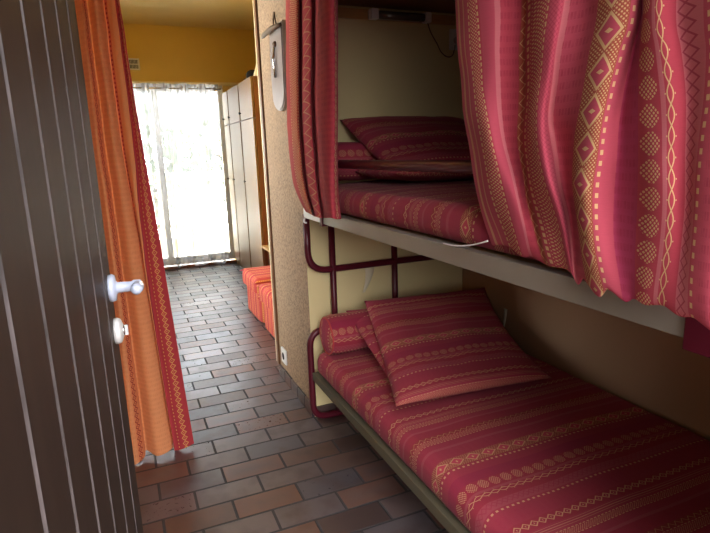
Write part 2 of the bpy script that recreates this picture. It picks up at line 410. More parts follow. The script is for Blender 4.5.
M['pewter'] = plain('silvered pewter', (.46, .42, .42), .30, metal=.5, nz=(9, .25))
M['bronze'] = plain('dull bronze', (.14, .10, .07), .55, metal=.5)
M['paper'] = plain('peeled paper', (.66, .60, .42), .7)
M['thread'] = plain('white thread', (.8, .75, .72), .8)
M['bark'] = plain('bark', (.12, .08, .05), .9)
M['leaf'] = plain('leaf green', (.06, .10, .04), .6)
M['leaf2'] = plain('pale leaf green', (.10, .13, .06), .6)
M['parapet'] = plain('white painted block', (.80, .80, .78), .8)
M['balcony'] = plain('pale balcony tile', (.55, .52, .48), .6, nz=(5, .1))
M['mattress'] = fabric('striped red mattress fabric', MBANDS, dots=.55)
M['pillowf'] = fabric('striped red pillow fabric', MBANDS, u_off=.02, dots=.6)
M['curtainf'] = fabric('woven red curtain fabric', translucent=.12)
M['curtainl'] = fabric('woven red side curtain fabric', LBANDS, .26, translucent=.12)
M['orangef'] = fabric('woven orange curtain fabric', OBANDS, .36, gold=(.72, .38, .12), translucent=.35, ikat=.35)

def tile_material():
    m, nt, b, o = new_mat('brown brick floor tiles')
    (x, y, z), vec = xyz(nt)
    W, L = .12, .2462
    r = y / W * -1.0; row = r.floor(); fy = r - row
    par = (row * .5).frac()                       # 0 or .5
    # joints of course n sit half a tile over on even / odd courses
    xx = x / L - par + 10.0
    colm = xx.floor(); fx = xx - colm
    ex = (fx.mn(1.0 - fx)) * L; ey = (fy.mn(1.0 - fy)) * W
    edge = ex.mn(ey)
    joint = edge.lt(.0050)
    cid = nt.nodes.new('ShaderNodeCombineXYZ'); nt.links.new(colm.v, cid.inputs[0]); nt.links.new(row.v, cid.inputs[1])
    wn = nt.nodes.new('ShaderNodeTexWhiteNoise'); wn.noise_dimensions = '2D'; nt.links.new(cid.outputs[0], wn.inputs[0])
    rnd = E(nt, wn.outputs['Value'])
    ramp = nt.nodes.new('ShaderNodeValToRGB'); el = ramp.color_ramp.elements
    stops = [(0, (.050, .030, .028)), (.22, (.088, .062, .060)), (.48, (.108, .078, .077)), (.66, (.088, .042, .030)), (.82, (.060, .055, .066)), (1, (.118, .090, .090))]
    for i, (p, c) in enumerate(stops):
        e = el[i] if i < 2 else el.new(p)
        e.position = p; e.color = (*c, 1)
    nt.links.new(rnd.v, ramp.inputs[0])
    big = noise_(nt, 9, 3); fine = noise_(nt, 60, 4)
    # flashed, burnt ends of the fired tiles
    burn = ((big - .46) * 4.5).mx(0.0).mn(1.0) * rnd.gt(.2)
    c = mixc(nt, burn * .85, ramp.outputs[0], (.050, .030, .027))
    rust = ((rnd * 37.0).frac()).gt(.74) * (1.0 - edge * 12.0).mx(.25)
    c = mixc(nt, rust * .6, c, (.14, .048, .022))
    c = mixc(nt, (fine - .35).mx(0.0) * .5, c, mixc(nt, 1.0, c, (1.5, 1.5, 1.5), 'MULTIPLY'))
    c = mixc(nt, joint, c, (.022, .020, .022))
    nt.links.new(c, b.inputs['Base Color'])
    nt.links.new(((fine * .22 + (rnd * 13.0).frac() * .14 + .19) + joint * .45).v, b.inputs['Roughness'])
    b.inputs['Specular IOR Level'].default_value = .8
    h = (edge * 160.0).mn(1.0) + big * .25
    tiltx = ((rnd * 7.0).frac() - .5) * fx * .5
    bump(nt, b, h + tiltx, .55, .0022)
    return m
M['tile'] = tile_material()

def sheer_material():
    m, nt, b, out = new_mat('sheer white voile')
    d = nt.nodes.new('ShaderNodeBsdfDiffuse'); d.inputs[0].default_value = (.56, .55, .53, 1)
    t = nt.nodes.new('ShaderNodeBsdfTranslucent'); t.inputs[0].default_value = (.50, .50, .52, 1)
    tr = nt.nodes.new('ShaderNodeBsdfTransparent')
    a = nt.nodes.new('ShaderNodeMixShader'); a.inputs[0].default_value = .62
    nt.links.new(d.outputs[0], a.inputs[1]); nt.links.new(t.outputs[0], a.inputs[2])
    lw = nt.nodes.new('ShaderNodeLayerWeight'); lw.inputs[0].default_value = .35   # the weave closes up where it turns edge-on
    f = (1.0 - E(nt, lw.outputs['Facing'])) * .50 - .02
    mx = nt.nodes.new('ShaderNodeMixShader'); nt.links.new(f.mx(.03).v, mx.inputs[0])
    nt.links.new(a.outputs[0], mx.inputs[1]); nt.links.new(tr.outputs[0], mx.inputs[2]); nt.links.new(mx.outputs[0], out.inputs[0])
    return m
M['sheer'] = sheer_material()
def glass_material():
    m, nt, b, out = new_mat('clear window glass')
    g = nt.nodes.new('ShaderNodeBsdfGlossy'); g.inputs['Roughness'].default_value = .02
    tr = nt.nodes.new('ShaderNodeBsdfTransparent'); tr.inputs[0].default_value = (.93, .96, .95, 1)
    fr = nt.nodes.new('ShaderNodeFresnel'); fr.inputs[0].default_value = 1.45
    mx = nt.nodes.new('ShaderNodeMixShader'); nt.links.new(fr.outputs[0], mx.inputs[0])
    nt.links.new(tr.outputs[0], mx.inputs[1]); nt.links.new(g.outputs[0], mx.inputs[2]); nt.links.new(mx.outputs[0], out.inputs[0])
    return m
M['glass'] = glass_material()

# ------------------------------------------------------------------ the setting
FARY = 4.16
struct(obj('floor', B(-1.8, 1.3, -3.6, 4.32, -.12, 0), M['tile']))
struct(obj('ceiling', B(-1.8, 1.3, -2.14, 4.32, 2.64, 2.8), M['ceiling']))
# wall on the right of the living room and behind the bunks
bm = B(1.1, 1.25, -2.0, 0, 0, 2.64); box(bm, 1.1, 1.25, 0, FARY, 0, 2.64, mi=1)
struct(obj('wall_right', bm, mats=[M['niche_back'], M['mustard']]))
bm = B(-1.8, -.95, FARY, FARY + .16, 0, 2.64); box(bm, .70, 1.25, FARY, FARY + .16, 0, 2.64); box(bm, -.95, .70, FARY, FARY + .16, 2.05, 2.64)
struct(obj('wall_far', bm, M['mustard']))
bm = B(-.95, -.80, -2.0, 0, 0, 2.64); box(bm, -1.8, -.95, -.12, 0, 0, 2.64); 
for q in ((0, .9, 0, 2.64), (3.3, FARY, 0, 2.64), (.9, 3.3, 0, .85), (.9, 3.3, 2.15, 2.64)): box(bm, -1.8, -1.65, *q, mi=1)
struct(obj('wall_left', bm, mats=[M['niche'], M['mustard']]))
# solid partition between the bunk niche and the living room: grainy on the passage side, smooth on the niche side
bm = B(.25, 1.1, 0, .64, 0, 2.64); bm.faces.ensure_lookup_table(); bm.normal_update()
for f in bm.faces:
    c = f.calc_center_median()
    f.material_index = 0 if abs(c.x - .25) < .01 else (2 if c.y > .5 else 1)
struct(obj('wall_end', bm, mats=[M['grain'], M['niche'], M['mustard']]))
# front wall round the entrance, the camera looks in through it
bm = B(-1.8, -.665, -2.14, -2.0, 0, 2.64); box(bm, .20, 1.25, -2.14, -2.0, 0, 2.64); box(bm, -.665, .20, -2.14, -2.0, 2.08, 2.64)
struct(obj('wall_front', bm, M['niche']))
struct(obj('ceiling_niche', B(.25, 1.1, -2.0, 0, 1.885, 2.64), M['trimwood']))
struct(obj('trim_1', B(.252, 1.098, -.016, 0, 1.832, 1.873, bev=.003), M['palewood']))          # moulding on the end wall
bm = B(.240, .262, .641, .66, .06, 2.64, bev=.003)
struct(obj('trim_2', bm, M['cream']))                                                              # cream strip painting the window glare on the varnished corner
struct(obj('trim_3', B(.238, .25, .60, .641, .06, 2.64, bev=.003), M['trimwood']))               # brown corner bead
bm = B(.238, .25, .0, .60, 0, .062, bev=.003)
struct(obj('baseboard_passage', bm, M['tile']))
struct(obj('baseboard_niche', B(.262, 1.1, -.012, 0, 0, .055, bev=.002), M['tile']))
struct(obj('trim_4', B(-.95, .86, FARY - .02, FARY, 0, .03, bev=.003), M['darkwood']))            # threshold of the balcony door
struct(obj('trim_5', B(-1.0, .90, FARY - .035, FARY, 2.035, 2.065, bev=.003), M['cream']))        # pale strip under the lintel

# ------------------------------------------------------------------ balcony door (window_1)
bm = bmesh.new(); y0, y1 = FARY + .04, FARY + .09
for x0, x1 in ((-.95, -.89), (.64, .70), (-.075, -.01)): box(bm, x0, x1, y0, y1, .03, 2.05, bev=.004)
for z0, z1 in ((.03, .12), (1.97, 2.05)): box(bm, -.89, .64, y0 + .004, y1 - .004, z0, z1, bev=.004)
win = struct(obj('window_1', bm, M['whitepl']))
for x0, x1 in ((-.888, -.077), (-.008, .638)): obj('pane', B(x0, x1, y0 + .02, y0 + .026, .122, 1.968), M['glass'], win)
obj('latch', B(-.055, -.028, y0 - .03, y0, 1.0, 1.16, bev=.004), M['greypl'], win)

bm = bmesh.new()  # unseen side window, added for the daylight that reaches the wardrobe and seats
for q in ((.9, .96, .85, 2.15), (3.24, 3.3, .85, 2.15), (2.07, 2.13, .91, 2.09), (.96, 3.24, .85, .91), (.96, 3.24, 2.09, 2.15)): box(bm, -1.76, -1.70, *q, bev=.003)
win2 = struct(obj('window_2', bm, M['whitepl']))
for q in ((.962, 2.068), (2.132, 3.238)): obj('pane', B(-1.733, -1.727, *q, .912, 2.088), M['glass'], win2)

# outside: balcony slab, pierced block balustrade, two trees
struct(obj('floor_balcony', B(-2.6, 2.6, FARY + .16, 5.75, -.14, -.02), M['balcony']), 'pale balcony floor outside the glass door')
bal = thing('balustrade', 'white pierced block balustrade along the balcony outside', 'balustrade', (0, 5.6, -.02))
bm = bmesh.new(); box(bm, -2.6, 2.6, 5.52, 5.68, .98, 1.05, bev=.006); obj('coping', bm, M['parapet'], bal, smooth=False)
bm = bmesh.new(); box(bm, -2.6, 2.6, 5.55, 5.65, -.02, .12); obj('plinth', bm, M['parapet'], bal)
bm = bmesh.new()
for i in range(27):
    x = -2.6 + i * .2
    for j in range(4):
        z = .12 + j * .215
        # each block: a square frame with a curved leaf bar
        for q in ((x, x + .2, z, z + .03), (x, x + .2, z + .185, z + .215), (x, x + .03, z + .03, z + .185), (x + .17, x + .2, z + .03, z + .185)):
            box(bm, q[0], q[1], 5.56, 5.64, q[2], q[3])
        tube(bm, [(x + .03 + .14 * t, 5.6, z + .03 + .155 * (t ** 1.8 if (i + j) % 2 else 1 - t ** 1.8)) for t in (0, .25, .5, .75, 1)], .016, seg=6)
obj('pierced_block', bm, M['parapet'], bal)
def tree(cx, cy, h, r, label, mat, seed):
    rnd = random.Random(seed)
    t = thing('tree', label, 'tree', (cx, cy, -1.6))
    bm = T([(cx, cy, -1.6), (cx + .05, cy, -.4), (cx - .03, cy, h * .55), (cx, cy, h * .8)], [.14, .11, .08, .03], seg=9)
    for k in range(6):
        a = k * 1.05; z = h * (.15 + .08 * k)
        tube(bm, [(cx, cy, z), (cx + math.cos(a) * r * .4, cy + math.sin(a) * r * .4, z + .35), (cx + math.cos(a) * r * .75, cy + math.sin(a) * r * .75, z + .55)], [.05, .03, .012], seg=6)
    obj('trunk', bm, M['bark'], t, smooth=True)
    bm = bmesh.new()
    for k in range(1500):
        th = rnd.uniform(0, 2 * PI); ph = math.acos(rnd.uniform(-1, 1)); rr = r * rnd.uniform(.45, 1) ** .5
        rr *= 1 + .25 * noise.noise(Vector((math.cos(th) * 1.6, math.sin(th) * 1.6, math.cos(ph) * 2 + seed)))
        p = Vector((cx + rr * math.sin(ph) * math.cos(th), cy + rr * math.sin(ph) * math.sin(th), h * .62 + rr * .95 * math.cos(ph)))
        d = Vector((rnd.uniform(-1, 1), rnd.uniform(-1, 1), rnd.uniform(-.6, .6))).normalized(); e = d.orthogonal().normalized()
        L_, w = rnd.uniform(.09, .16), rnd.uniform(.035, .06)
        vs = [bm.verts.new(p + d * a_ * L_ + e * b_ * w) for a_, b_ in ((-1, 0), (0, -1), (1, 0), (0, 1))]
        bm.faces.new(vs)
    obj('foliage', bm, mat, t)
tree(-.35, 9.4, 1.9, 1.35, 'bushy green tree behind the balustrade, nearer the orange curtain', M['leaf'], 3)
tree(2.5, 11.4, 2.2, 1.5, 'paler green tree behind the balustrade, seen beside the oak wardrobe', M['leaf2'], 9)

# ------------------------------------------------------------------ sheer curtain, its rod
rod = thing('curtain_rod', 'thin chrome curtain rod under the mustard lintel over the balcony door', 'curtain rod', (-.1, FARY - .11, 1.985))
obj('pole', T([(-1.05, FARY - .11, 1.985), (.655, FARY - .11, 1.985)], .008), M['chrome'], rod, smooth=True)
for x in (-1.06,): obj('finial', lathe(bmesh.new(), [(0.001, -.02), (.014, -.014), (.018, 0), (.014, .014), (.001, .02)], (x, FARY - .11, 1.985), 'X'), M['chrome'], rod, smooth=True)
for x in (-.98, .60): obj('bracket', B(x - .01, x + .01, FARY - .11, FARY - .03, 1.965, 1.975), M['chrome'], rod)
sh = thing('sheer_curtain', 'long white sheer curtain hanging over the bright balcony door', 'curtain', (-.1, FARY - .11, .03))
yc = FARY - .11
def sx(t): return -.92 + 1.545 * t
def fold(t):
    # seven eyelet waves, pinched to a few narrow folds
    a = t * 2 * PI * 7.5
    return .044 * math.sin(a) + .012 * math.sin(a * 2.3 + 1) + .006 * math.sin(a * 5.1)
P = []; UV = []
for j in range(34):
    k = j / 33; z = 2.035 - 2.0 * k; row = []; uvr = []
    for i in range(331):
        t = i / 330; amp = 1.0 if k < .05 else (1.15 + .5 * k)
        x = sx(t) + .022 * math.sin(t * 53 + k * 2.5) * (.4 + k) ; 
        y = yc + fold(t + .006 * math.sin(k * 3 + t * 9)) * amp * (.85 + .4 * noise.noise(Vector((t * 7, k * 2, 0))))
        row.append(Vector((x, max(min(y, FARY - .05), FARY - .19), z + .01 * math.sin(t * 40) * (k > .99)))); uvr.append((t, k))
    P.append(row); UV.append(uvr)
bm = bmesh.new(); grid(bm, P, UV); obj('voile', bm, M['sheer'], sh, smooth=True)
bm = bmesh.new()
P2 = [[p + Vector((0, -.003, 0)) for p in P[j]] for j in (0, 1)]
P2[1] = [Vector((p.x, p.y - .003, 1.93)) for p in P[1]]
grid(bm, P2, [UV[0], UV[1]]); obj('header_tape', bm, M['sheer'], sh, smooth=True)
for k in range(9):
    x = -.84 + k * .178
    rg = T([(x, yc + .024 * math.cos(a), 1.985 + .024 * math.sin(a)) for a in [2 * PI * q / 18 for q in range(18)]], .005, seg=8, closed=True)
    obj('eyelet', rg, M['greypl'], sh, smooth=True)

# ------------------------------------------------------------------ vent grille
v = thing('vent_grille', 'small white louvred vent grille on the mustard wall above the balcony door', 'vent', (-.215, FARY, 2.235))
x0, x1, z0, z1 = -.300, -.165, 2.185, 2.29
bm = B(x0, x1, FARY - .006, FARY, z0, z1, bev=.002); obj('backing', bm, M['dark'], v)
bm = bmesh.new()
for q in ((x0 - .006, x1 + .006, z0 - .006, z0 + .008), (x0 - .006, x1 + .006, z1 - .008, z1 + .006), (x0 - .006, x0 + .008, z0, z1), (x1 - .008, x1 + .006, z0, z1), (x0, x1, (z0 + z1) / 2 - .004, (z0 + z1) / 2 + .004)):
    box(bm, q[0], q[1], FARY - .014, FARY - .004, q[2], q[3])
obj('frame', bm, M['whitepl'], v)
bm = bmesh.new()
for k in range(9):
    x = x0 + .014 + k * .0134; box(bm, x - .0026, x + .0026, FARY - .012, FARY - .005, z0, z1)
obj('slats', bm, M['whitepl'], v)

# ------------------------------------------------------------------ wardrobe, things on it
wd = thing('wardrobe', 'tall honey oak wardrobe with dark side panel beside the bright balcony door', 'wardrobe', (.88, 3.3, 0))
YA, YB, WZ = 2.66, 4.10, 1.945
bm = B(.692, 1.095, YA, YA + .025, .0, WZ, bev=.002); obj('side_panel', bm, M['darkwood'], wd)
bm = B(.700, 1.095, YA + .027, YB, .0, WZ - .03); obj('carcass', bm, M['darkwood'], wd)
bm = B(.685, 1.095, YA + .027, YB, WZ - .028, WZ, bev=.002); obj('top', bm, M['darkwood'], wd)
bm = B(.690, .699, YA + .027, YB, .0, .06); obj('plinth', bm, M['oak'], wd)
ds = [(2.666, 3.200), (3.240, 3.775), (3.815, 4.095)]
for i, (a, b_) in enumerate(ds):
    d1 = obj('door', B(.670, .690, a, b_, .065, 1.583, bev=.002), M['oak'], wd)
    d2 = obj('door', B(.670, .690, a, b_, 1.592, WZ - .004, bev=.002), M['oak'], wd)
    obj('knob', lathe(bmesh.new(), [(.006, -.016), (.011, -.020), (.012, -.012), (.005, -.006), (.005, 0)], (.670, b_ - .03, 1.66), 'X', 14), M['black'], d2, smooth=True)
    obj('knob', lathe(bmesh.new(), [(.006, -.016), (.011, -.020), (.012, -.012), (.005, -.006), (.005, 0)], (.670, b_ - .03, 1.0), 'X', 14), M['bronze'], d1, smooth=True)
hat = thing('felt_hat', 'round black felt hat on top of the wardrobe', 'hat', (.75, 2.95, WZ))
obj('crown', lathe(bmesh.new(), [(.062, 0.004), (.066, .02), (.063, .05), (.05, .075), (.025, .088), (.001, .092)], (.76, 2.93, WZ), 'Z', 24), M['black'], hat, smooth=True)
obj('brim', lathe(bmesh.new(), [(.085, .003), (.088, .006), (.07, .010), (.05, .010)], (.76, 2.93, WZ), 'Z', 28), M['black'], hat, smooth=True)
cone = thing('cone_lampshade', 'pale cream conical lampshade standing on the wardrobe by the partition', 'cone', (.78, 2.78, WZ))  # a small pale lampshade set on the wardrobe top
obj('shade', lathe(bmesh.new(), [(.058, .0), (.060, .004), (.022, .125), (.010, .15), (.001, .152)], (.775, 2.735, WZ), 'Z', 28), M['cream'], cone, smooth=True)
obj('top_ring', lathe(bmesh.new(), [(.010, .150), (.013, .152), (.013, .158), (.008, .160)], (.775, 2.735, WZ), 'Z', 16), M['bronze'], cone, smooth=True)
sf = thing('side_shelf', 'low wooden shelf against the dark side of the wardrobe', 'shelf', (.85, 2.5, 0))
obj('board', B(.66, 1.09, 2.30, 2.655, .405, .425, bev=.003), M['palewood'], sf)
obj('back_panel', B(.72, 1.09, 2.635, 2.655, .0, .405), M['darkwood'], sf)
obj('bracket', B(.74, .76, 2.36, 2.634, .0, .405), M['darkwood'], sf)

# ------------------------------------------------------------------ two upholstered seats
def seat(y0, y1, z, label):
    s = thing('upholstered_seat', label, 'seat', (.72, (y0 + y1) / 2, 0), 'red striped seats along the living room wall')
    def soft(name, x0, x1, ya, yb, z0, z1, r):
        # rounded block: stripes run across the top and straight down the front
        bm = bmesh.new(); prof = []
        pts = [(x0, z0), (x0, z1 - r)] + [(x0 + r - r * math.cos(a), z1 - r + r * math.sin(a)) for a in [k * PI / 12 for k in range(1, 6)]] + [(x0 + r, z1), (x1 - .02, z1), (x1, z1 - .02), (x1, z0)]
        arc = [0]
        for p, q in zip(pts, pts[1:]): arc.append(arc[-1] + math.dist(p, q))
        P = []; UV = []; n = 14
        for i in range(n + 1):
            t = i / n; y = ya + (yb - ya) * t; e = max(0, 1 - (abs(2 * t - 1)) ** 8)
            ins = .030 * (1 - e)
            P.append([Vector((x + (ins if k < len(pts) // 2 else -ins), y, zz - (ins * .9 if zz > z0 + .05 else 0))) for k, (x, zz) in enumerate(pts)]); UV.append([(y, a) for a in arc])
        V = grid(bm, P, UV)
        bm.faces.new(V[0]); bm.faces.new(list(reversed(V[-1])))
        bmesh.ops.recalc_face_normals(bm, faces=bm.faces)
        return obj(name, bm, M['seatf'], s, smooth=True)
    soft('base', .372, 1.08, y0, y1, .012, z - .115, .02)
    soft('cushion', .342, 1.085, y0 + .004, y1 - .004, z - .11, z, .045)
SB = [(0, (.42, .05, .05), 'line', .02, .002), (.045, (.60, .20, .06), None, 0, 0), (.055, (.42, .05, .05), 'line', .075, .002), (.10, (.33, .03, .04), None, 0, 0), (.13, (.55, .17, .06), 'dash', .14, .003), (.15, (.42, .05, .05), None, 0, 0)]
M['seatf'] = fabric('red seat fabric with orange stripes', SB, .18, gold=(.75, .40, .14))
seat(1.56, 2.11, .355, 'red striped upholstered seat nearer the wardrobe, its front edge farther from the partition')
seat(1.05, 1.53, .345, 'red striped upholstered seat nearest the partition, cut off by its corner')

# ------------------------------------------------------------------ wall ornament, socket on the partition
orn = thing('wall_ornament', 'long silvery metal ornament with round foot hanging on the grainy partition wall', 'ornament', (.25, .31, 1.66))
bm = bmesh.new()
out = [(.313, 1.832), (.112, 1.838), (.116, 1.70), (.120, 1.58)]
cy, cz, r = .222, 1.545, .102
out += [(cy - r * math.cos(a), cz - r * .82 * math.sin(a)) for a in [PI * k / 14 for k in range(0, 15)]]
out += [(.328, 1.62), (.328, 1.72)]
fr = [bm.verts.new((.224, y, z)) for y, z in out]; bk = [bm.verts.new((.249, y, z)) for y, z in out]
bm.faces.new(fr); bm.faces.new(list(reversed(bk)))
for i in range(len(out)): bm.faces.new((fr[i], bk[i], bk[(i + 1) % len(out)], fr[(i + 1) % len(out)]))
bmesh.ops.recalc_face_normals(bm, faces=bm.faces)
bmesh.ops.bevel(bm, geom=[e for e in bm.edges if abs(e.verts[0].co.x - .224) < 1e-4 and abs(e.verts[1].co.x - .224) < 1e-4], offset=.006, segments=2, affect='EDGES')
obj('plate', bm, M['pewter'], orn)
obj('bar', T([(.205, .375, 1.812), (.203, .33, 1.815), (.206, .20, 1.818), (.214, .09, 1.812)], [.006, .011, .012, .008], seg=10), M['bronze'], orn, smooth=True)
obj('pin', T([(.217, .22, 1.745), (.212, .218, 1.69), (.217, .222, 1.61)], [.004, .008, .006], seg=8), M['chrome'], orn, smooth=True)
obj('stud', lathe(bmesh.new(), [(.012, 0), (.012, -.008), (.004, -.014)], (.224, .215, 1.755), 'X', 14), M['bronze'], orn, smooth=True)
obj('hanging_loop', T(rounded([(.24, .235, 1.835), (.238, .258, 1.88), (.243, .278, 1.912), (.240, .290, 1.88), (.24, .285, 1.835)], .02), .004, seg=6), M['bronze'], orn, smooth=True)
sk = thing('wall_socket', 'white wall socket low on the grainy partition near the floor', 'socket', (.25, .492, .15))
obj('cover', B(.240, .25, .450, .538, .105, .190, bev=.003), M['whitepl'], sk)
obj('insert', lathe(bmesh.new(), [(.021, .002), (.021, -.001), (.016, -.0015)], (.2395, .494, .147), 'X', 20), M['dark'], sk, smooth=True)

# ------------------------------------------------------------------ entrance door with its handle and lock
ang = math.radians(5.6); dv = Vector((math.sin(ang), math.cos(ang), 0)); nv = Vector((math.cos(ang), -math.sin(ang), 0))
EDGE = Vector((-.541, -1.127, 0)); LEN = .83
def dp(s, n, z): return EDGE - dv * s + nv * n + Vector((0, 0, z))        # s back from the free edge, n out of the face
prof = [(0, -.042), (0, -.003), (.003, 0)]
gs = [.10 + .1143 * k for k in range(7)]
mi = [1, 0, 0]
for g in gs:
    if g < LEN - .02: prof += [(g - .0065, 0), (g - .0015, -.007), (g + .0015, -.007), (g + .0065, 0)]
prof += [(LEN, 0), (LEN, -.042)]
bm = bmesh.new(); rows = []
zs = [0.008, 2.05]
A = [bm.verts.new(dp(s, n, zs[0])) for s, n in prof]; D = [bm.verts.new(dp(s, n, zs[1])) for s, n in prof]
for i in range(len(prof)):
    j = (i + 1) % len(prof); f = bm.faces.new((A[i], A[j], D[j], D[i]))
    n0, n1 = prof[i][1], prof[j][1]
    f.material_index = 1 if (n0 != n1 and .02 < prof[i][0] < LEN - .01) else 0
bm.faces.new(A); bm.faces.new(list(reversed(D))); bmesh.ops.recalc_face_normals(bm, faces=bm.faces)
door = struct(obj('door_1', bm, mats=[M['doorbrown'], M['groove']]), 'dark brown boarded entrance door standing open at the left', 'door')
def along(prof_, c, ax, seg=28):
    bm = bmesh.new(); lathe(bm, prof_, (0, 0, 0), 'X', seg)
    q = Vector((1, 0, 0)).rotation_difference(ax).to_matrix().to_4x4(); q.translation = c
    bm.transform(q); return bm
HZ = 1.012
hc = dp(.036, 0, HZ)
h = obj('handle', along([(.028, 0), (.0285, .006), (.026, .011), (.015, .013), (.011, .016), (.0105, .042), (.013, .046), (.0125, .060), (.004, .062)], hc, nv), M['alu'], door, smooth=True)
lv = bmesh.new()
pts = [dp(.036 + s, .054 + o_, HZ + dz) for s, o_, dz in ((-.006, 0, 0), (.012, .001, .001), (.03, .003, .003), (.05, .004, .006), (.068, .002, .008), (.074, -.002, .008))]
tube(lv, pts, [.0105, .0115, .0105, .010, .011, .006], seg=14)
obj('lever', lv, M['alu'], h, smooth=True)
lc = dp(.033, 0, HZ - .092)
lk = obj('lock', along([(.027, 0), (.0275, .006), (.025, .011), (.021, .013), (.012, .0165)], lc, nv), M['whitepl'], door, smooth=True)
obj('cylinder', along([(.0105, .013), (.0105, .018), (.008, .0195)], lc, nv), M['chrome'], lk, smooth=True)
obj('thumb_turn', rot_box(bmesh.new(), lc + nv * .0215, nv, Vector((0, 0, 1)), nv.cross(Vector((0, 0, 1))), .0035, .011, .003, bev=.0015), M['whitepl'], lk)
for k in range(4):
    a = PI / 4 + k * PI / 2
    for c_, nm in ((hc, h), (lc, lk)):
        pass
for z in (.25, 1.75):
    obj('hinge', T([dp(LEN + .006, -.004, z - .05), dp(LEN + .006, -.004, z + .05)], .008, seg=12), M['chrome'], door, smooth=True)

# ------------------------------------------------------------------ orange door curtain across the passage
oc = thing('door_curtain', 'long orange and red woven curtain gathered beside the dark brown door', 'curtain', (-.45, -.03, .01))
bm = curtain_mesh(OC, 2.10, nu=5, nv=7, wob=.003)
obj('cloth', bm, M['orangef'], oc, smooth=True)
for k in range(7):
    x = -.63 + k * .038
    obj('ring', T([(x, -.03 + .017 * math.cos(a), 2.118 + .017 * math.sin(a)) for a in [2 * PI * q / 14 for q in range(14)]], .003, seg=6, closed=True), M['trimwood'], oc, smooth=True)
pr = thing('wooden_rod', 'brown wooden rod carrying the orange curtain across the passage', 'curtain rod', (-.3, -.03, 2.12))
obj('pole', T([(-.80, -.03, 2.125), (.25, -.03, 2.125)], .011), M['trimwood'], pr, smooth=True)

# ------------------------------------------------------------------ bunk bed
FX, BX, Y0, Y1 = .23, 1.08, -.05, -1.93
bed = thing('bunk_bed', 'maroon tube and grey steel bunk bed built into the niche', 'bunk bed', (.65, -1.0, 0))
def channel(name, z0, z1, mat, y0=Y0 - .01, y1=Y1):
    bm = B(FX, FX + .004, y1, y0, z0, z1, bev=.0012); box(bm, FX + .004, FX + .036, y1, y0, z0, z0 + .004); box(bm, FX + .004, FX + .028, y1, y0, z1 - .004, z1)
    return obj(name, bm, mat, bed)
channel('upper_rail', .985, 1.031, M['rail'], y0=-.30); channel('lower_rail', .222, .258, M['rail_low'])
obj('end_cap', B(FX - .002, FX + .034, -.275, -.055, .987, 1.029, bev=.002), M['steel'], bed)
obj('clamp', B(FX - .006, FX + .04, -.302, -.277, .975, 1.034, bev=.002), M['maroon'], bed)
for z0, z1, nm in ((.985, 1.031, 'back_rail'), (.222, .258, 'back_rail')): obj(nm, B(BX - .02, BX, Y1, Y0 - .01, z0, z1), M['rail'], bed)
obj('upper_deck', B(FX + .037, BX - .021, Y1 + .01, Y0 - .02, 1.006, 1.029), M['palewood'], bed)
obj('lower_deck', B(FX + .037, BX - .021, Y1 + .01, Y0 - .02, .236, .256), M['palewood'], bed)
for ye, who in ((Y0 + .012, 'head'), (Y1 - .012, 'foot')):
    # U-shaped upper hoop open to the top, closed lower hoop standing on the floor, two posts
    zt = 1.0 if who == 'head' else .99
    obj('upper_hoop', T(rounded([(FX + .014, ye, zt), (FX + .014, ye, .737), (BX - .014, ye, .737), (BX - .014, ye, zt)], 0.095, 8), .0155, seg=14), M['maroon'], bed, smooth=True)
    obj('lower_hoop', T(rounded([(.5, ye, .452), (FX + .002, ye, .452), (FX + .002, ye, .0165), (BX - .014, ye, .0165), (BX - .014, ye, .452), (.5, ye, .452)], 0.075, 8), .0155, seg=14), M['maroon'], bed, smooth=True)
    for x in (.362, .682):
        obj('post', T([(x, ye + (.0 if who == 'head' else 0), .02), (x, ye, .984)], .015, seg=14), M['maroon'], bed, smooth=True)
obj('bracket', B(FX - .006, FX + .045, Y1 - .03, -1.842, .970, 1.034, bev=.002), M['maroon'], bed)
obj('guard_rail', T(rounded([(.258, -.36, 1.04), (.258, -.36, 1.221), (.258, -1.62, 1.223), (.258, -1.62, 1.04)], .05), .0155, seg=14), M['maroon'], bed, smooth=True)
obj('hook', T(rounded([(FX - .003, -.075, .992), (FX - .010, -.08, .97), (FX - .003, -.095, .968)], .008), .004, seg=8), M['steel'], bed, smooth=True)

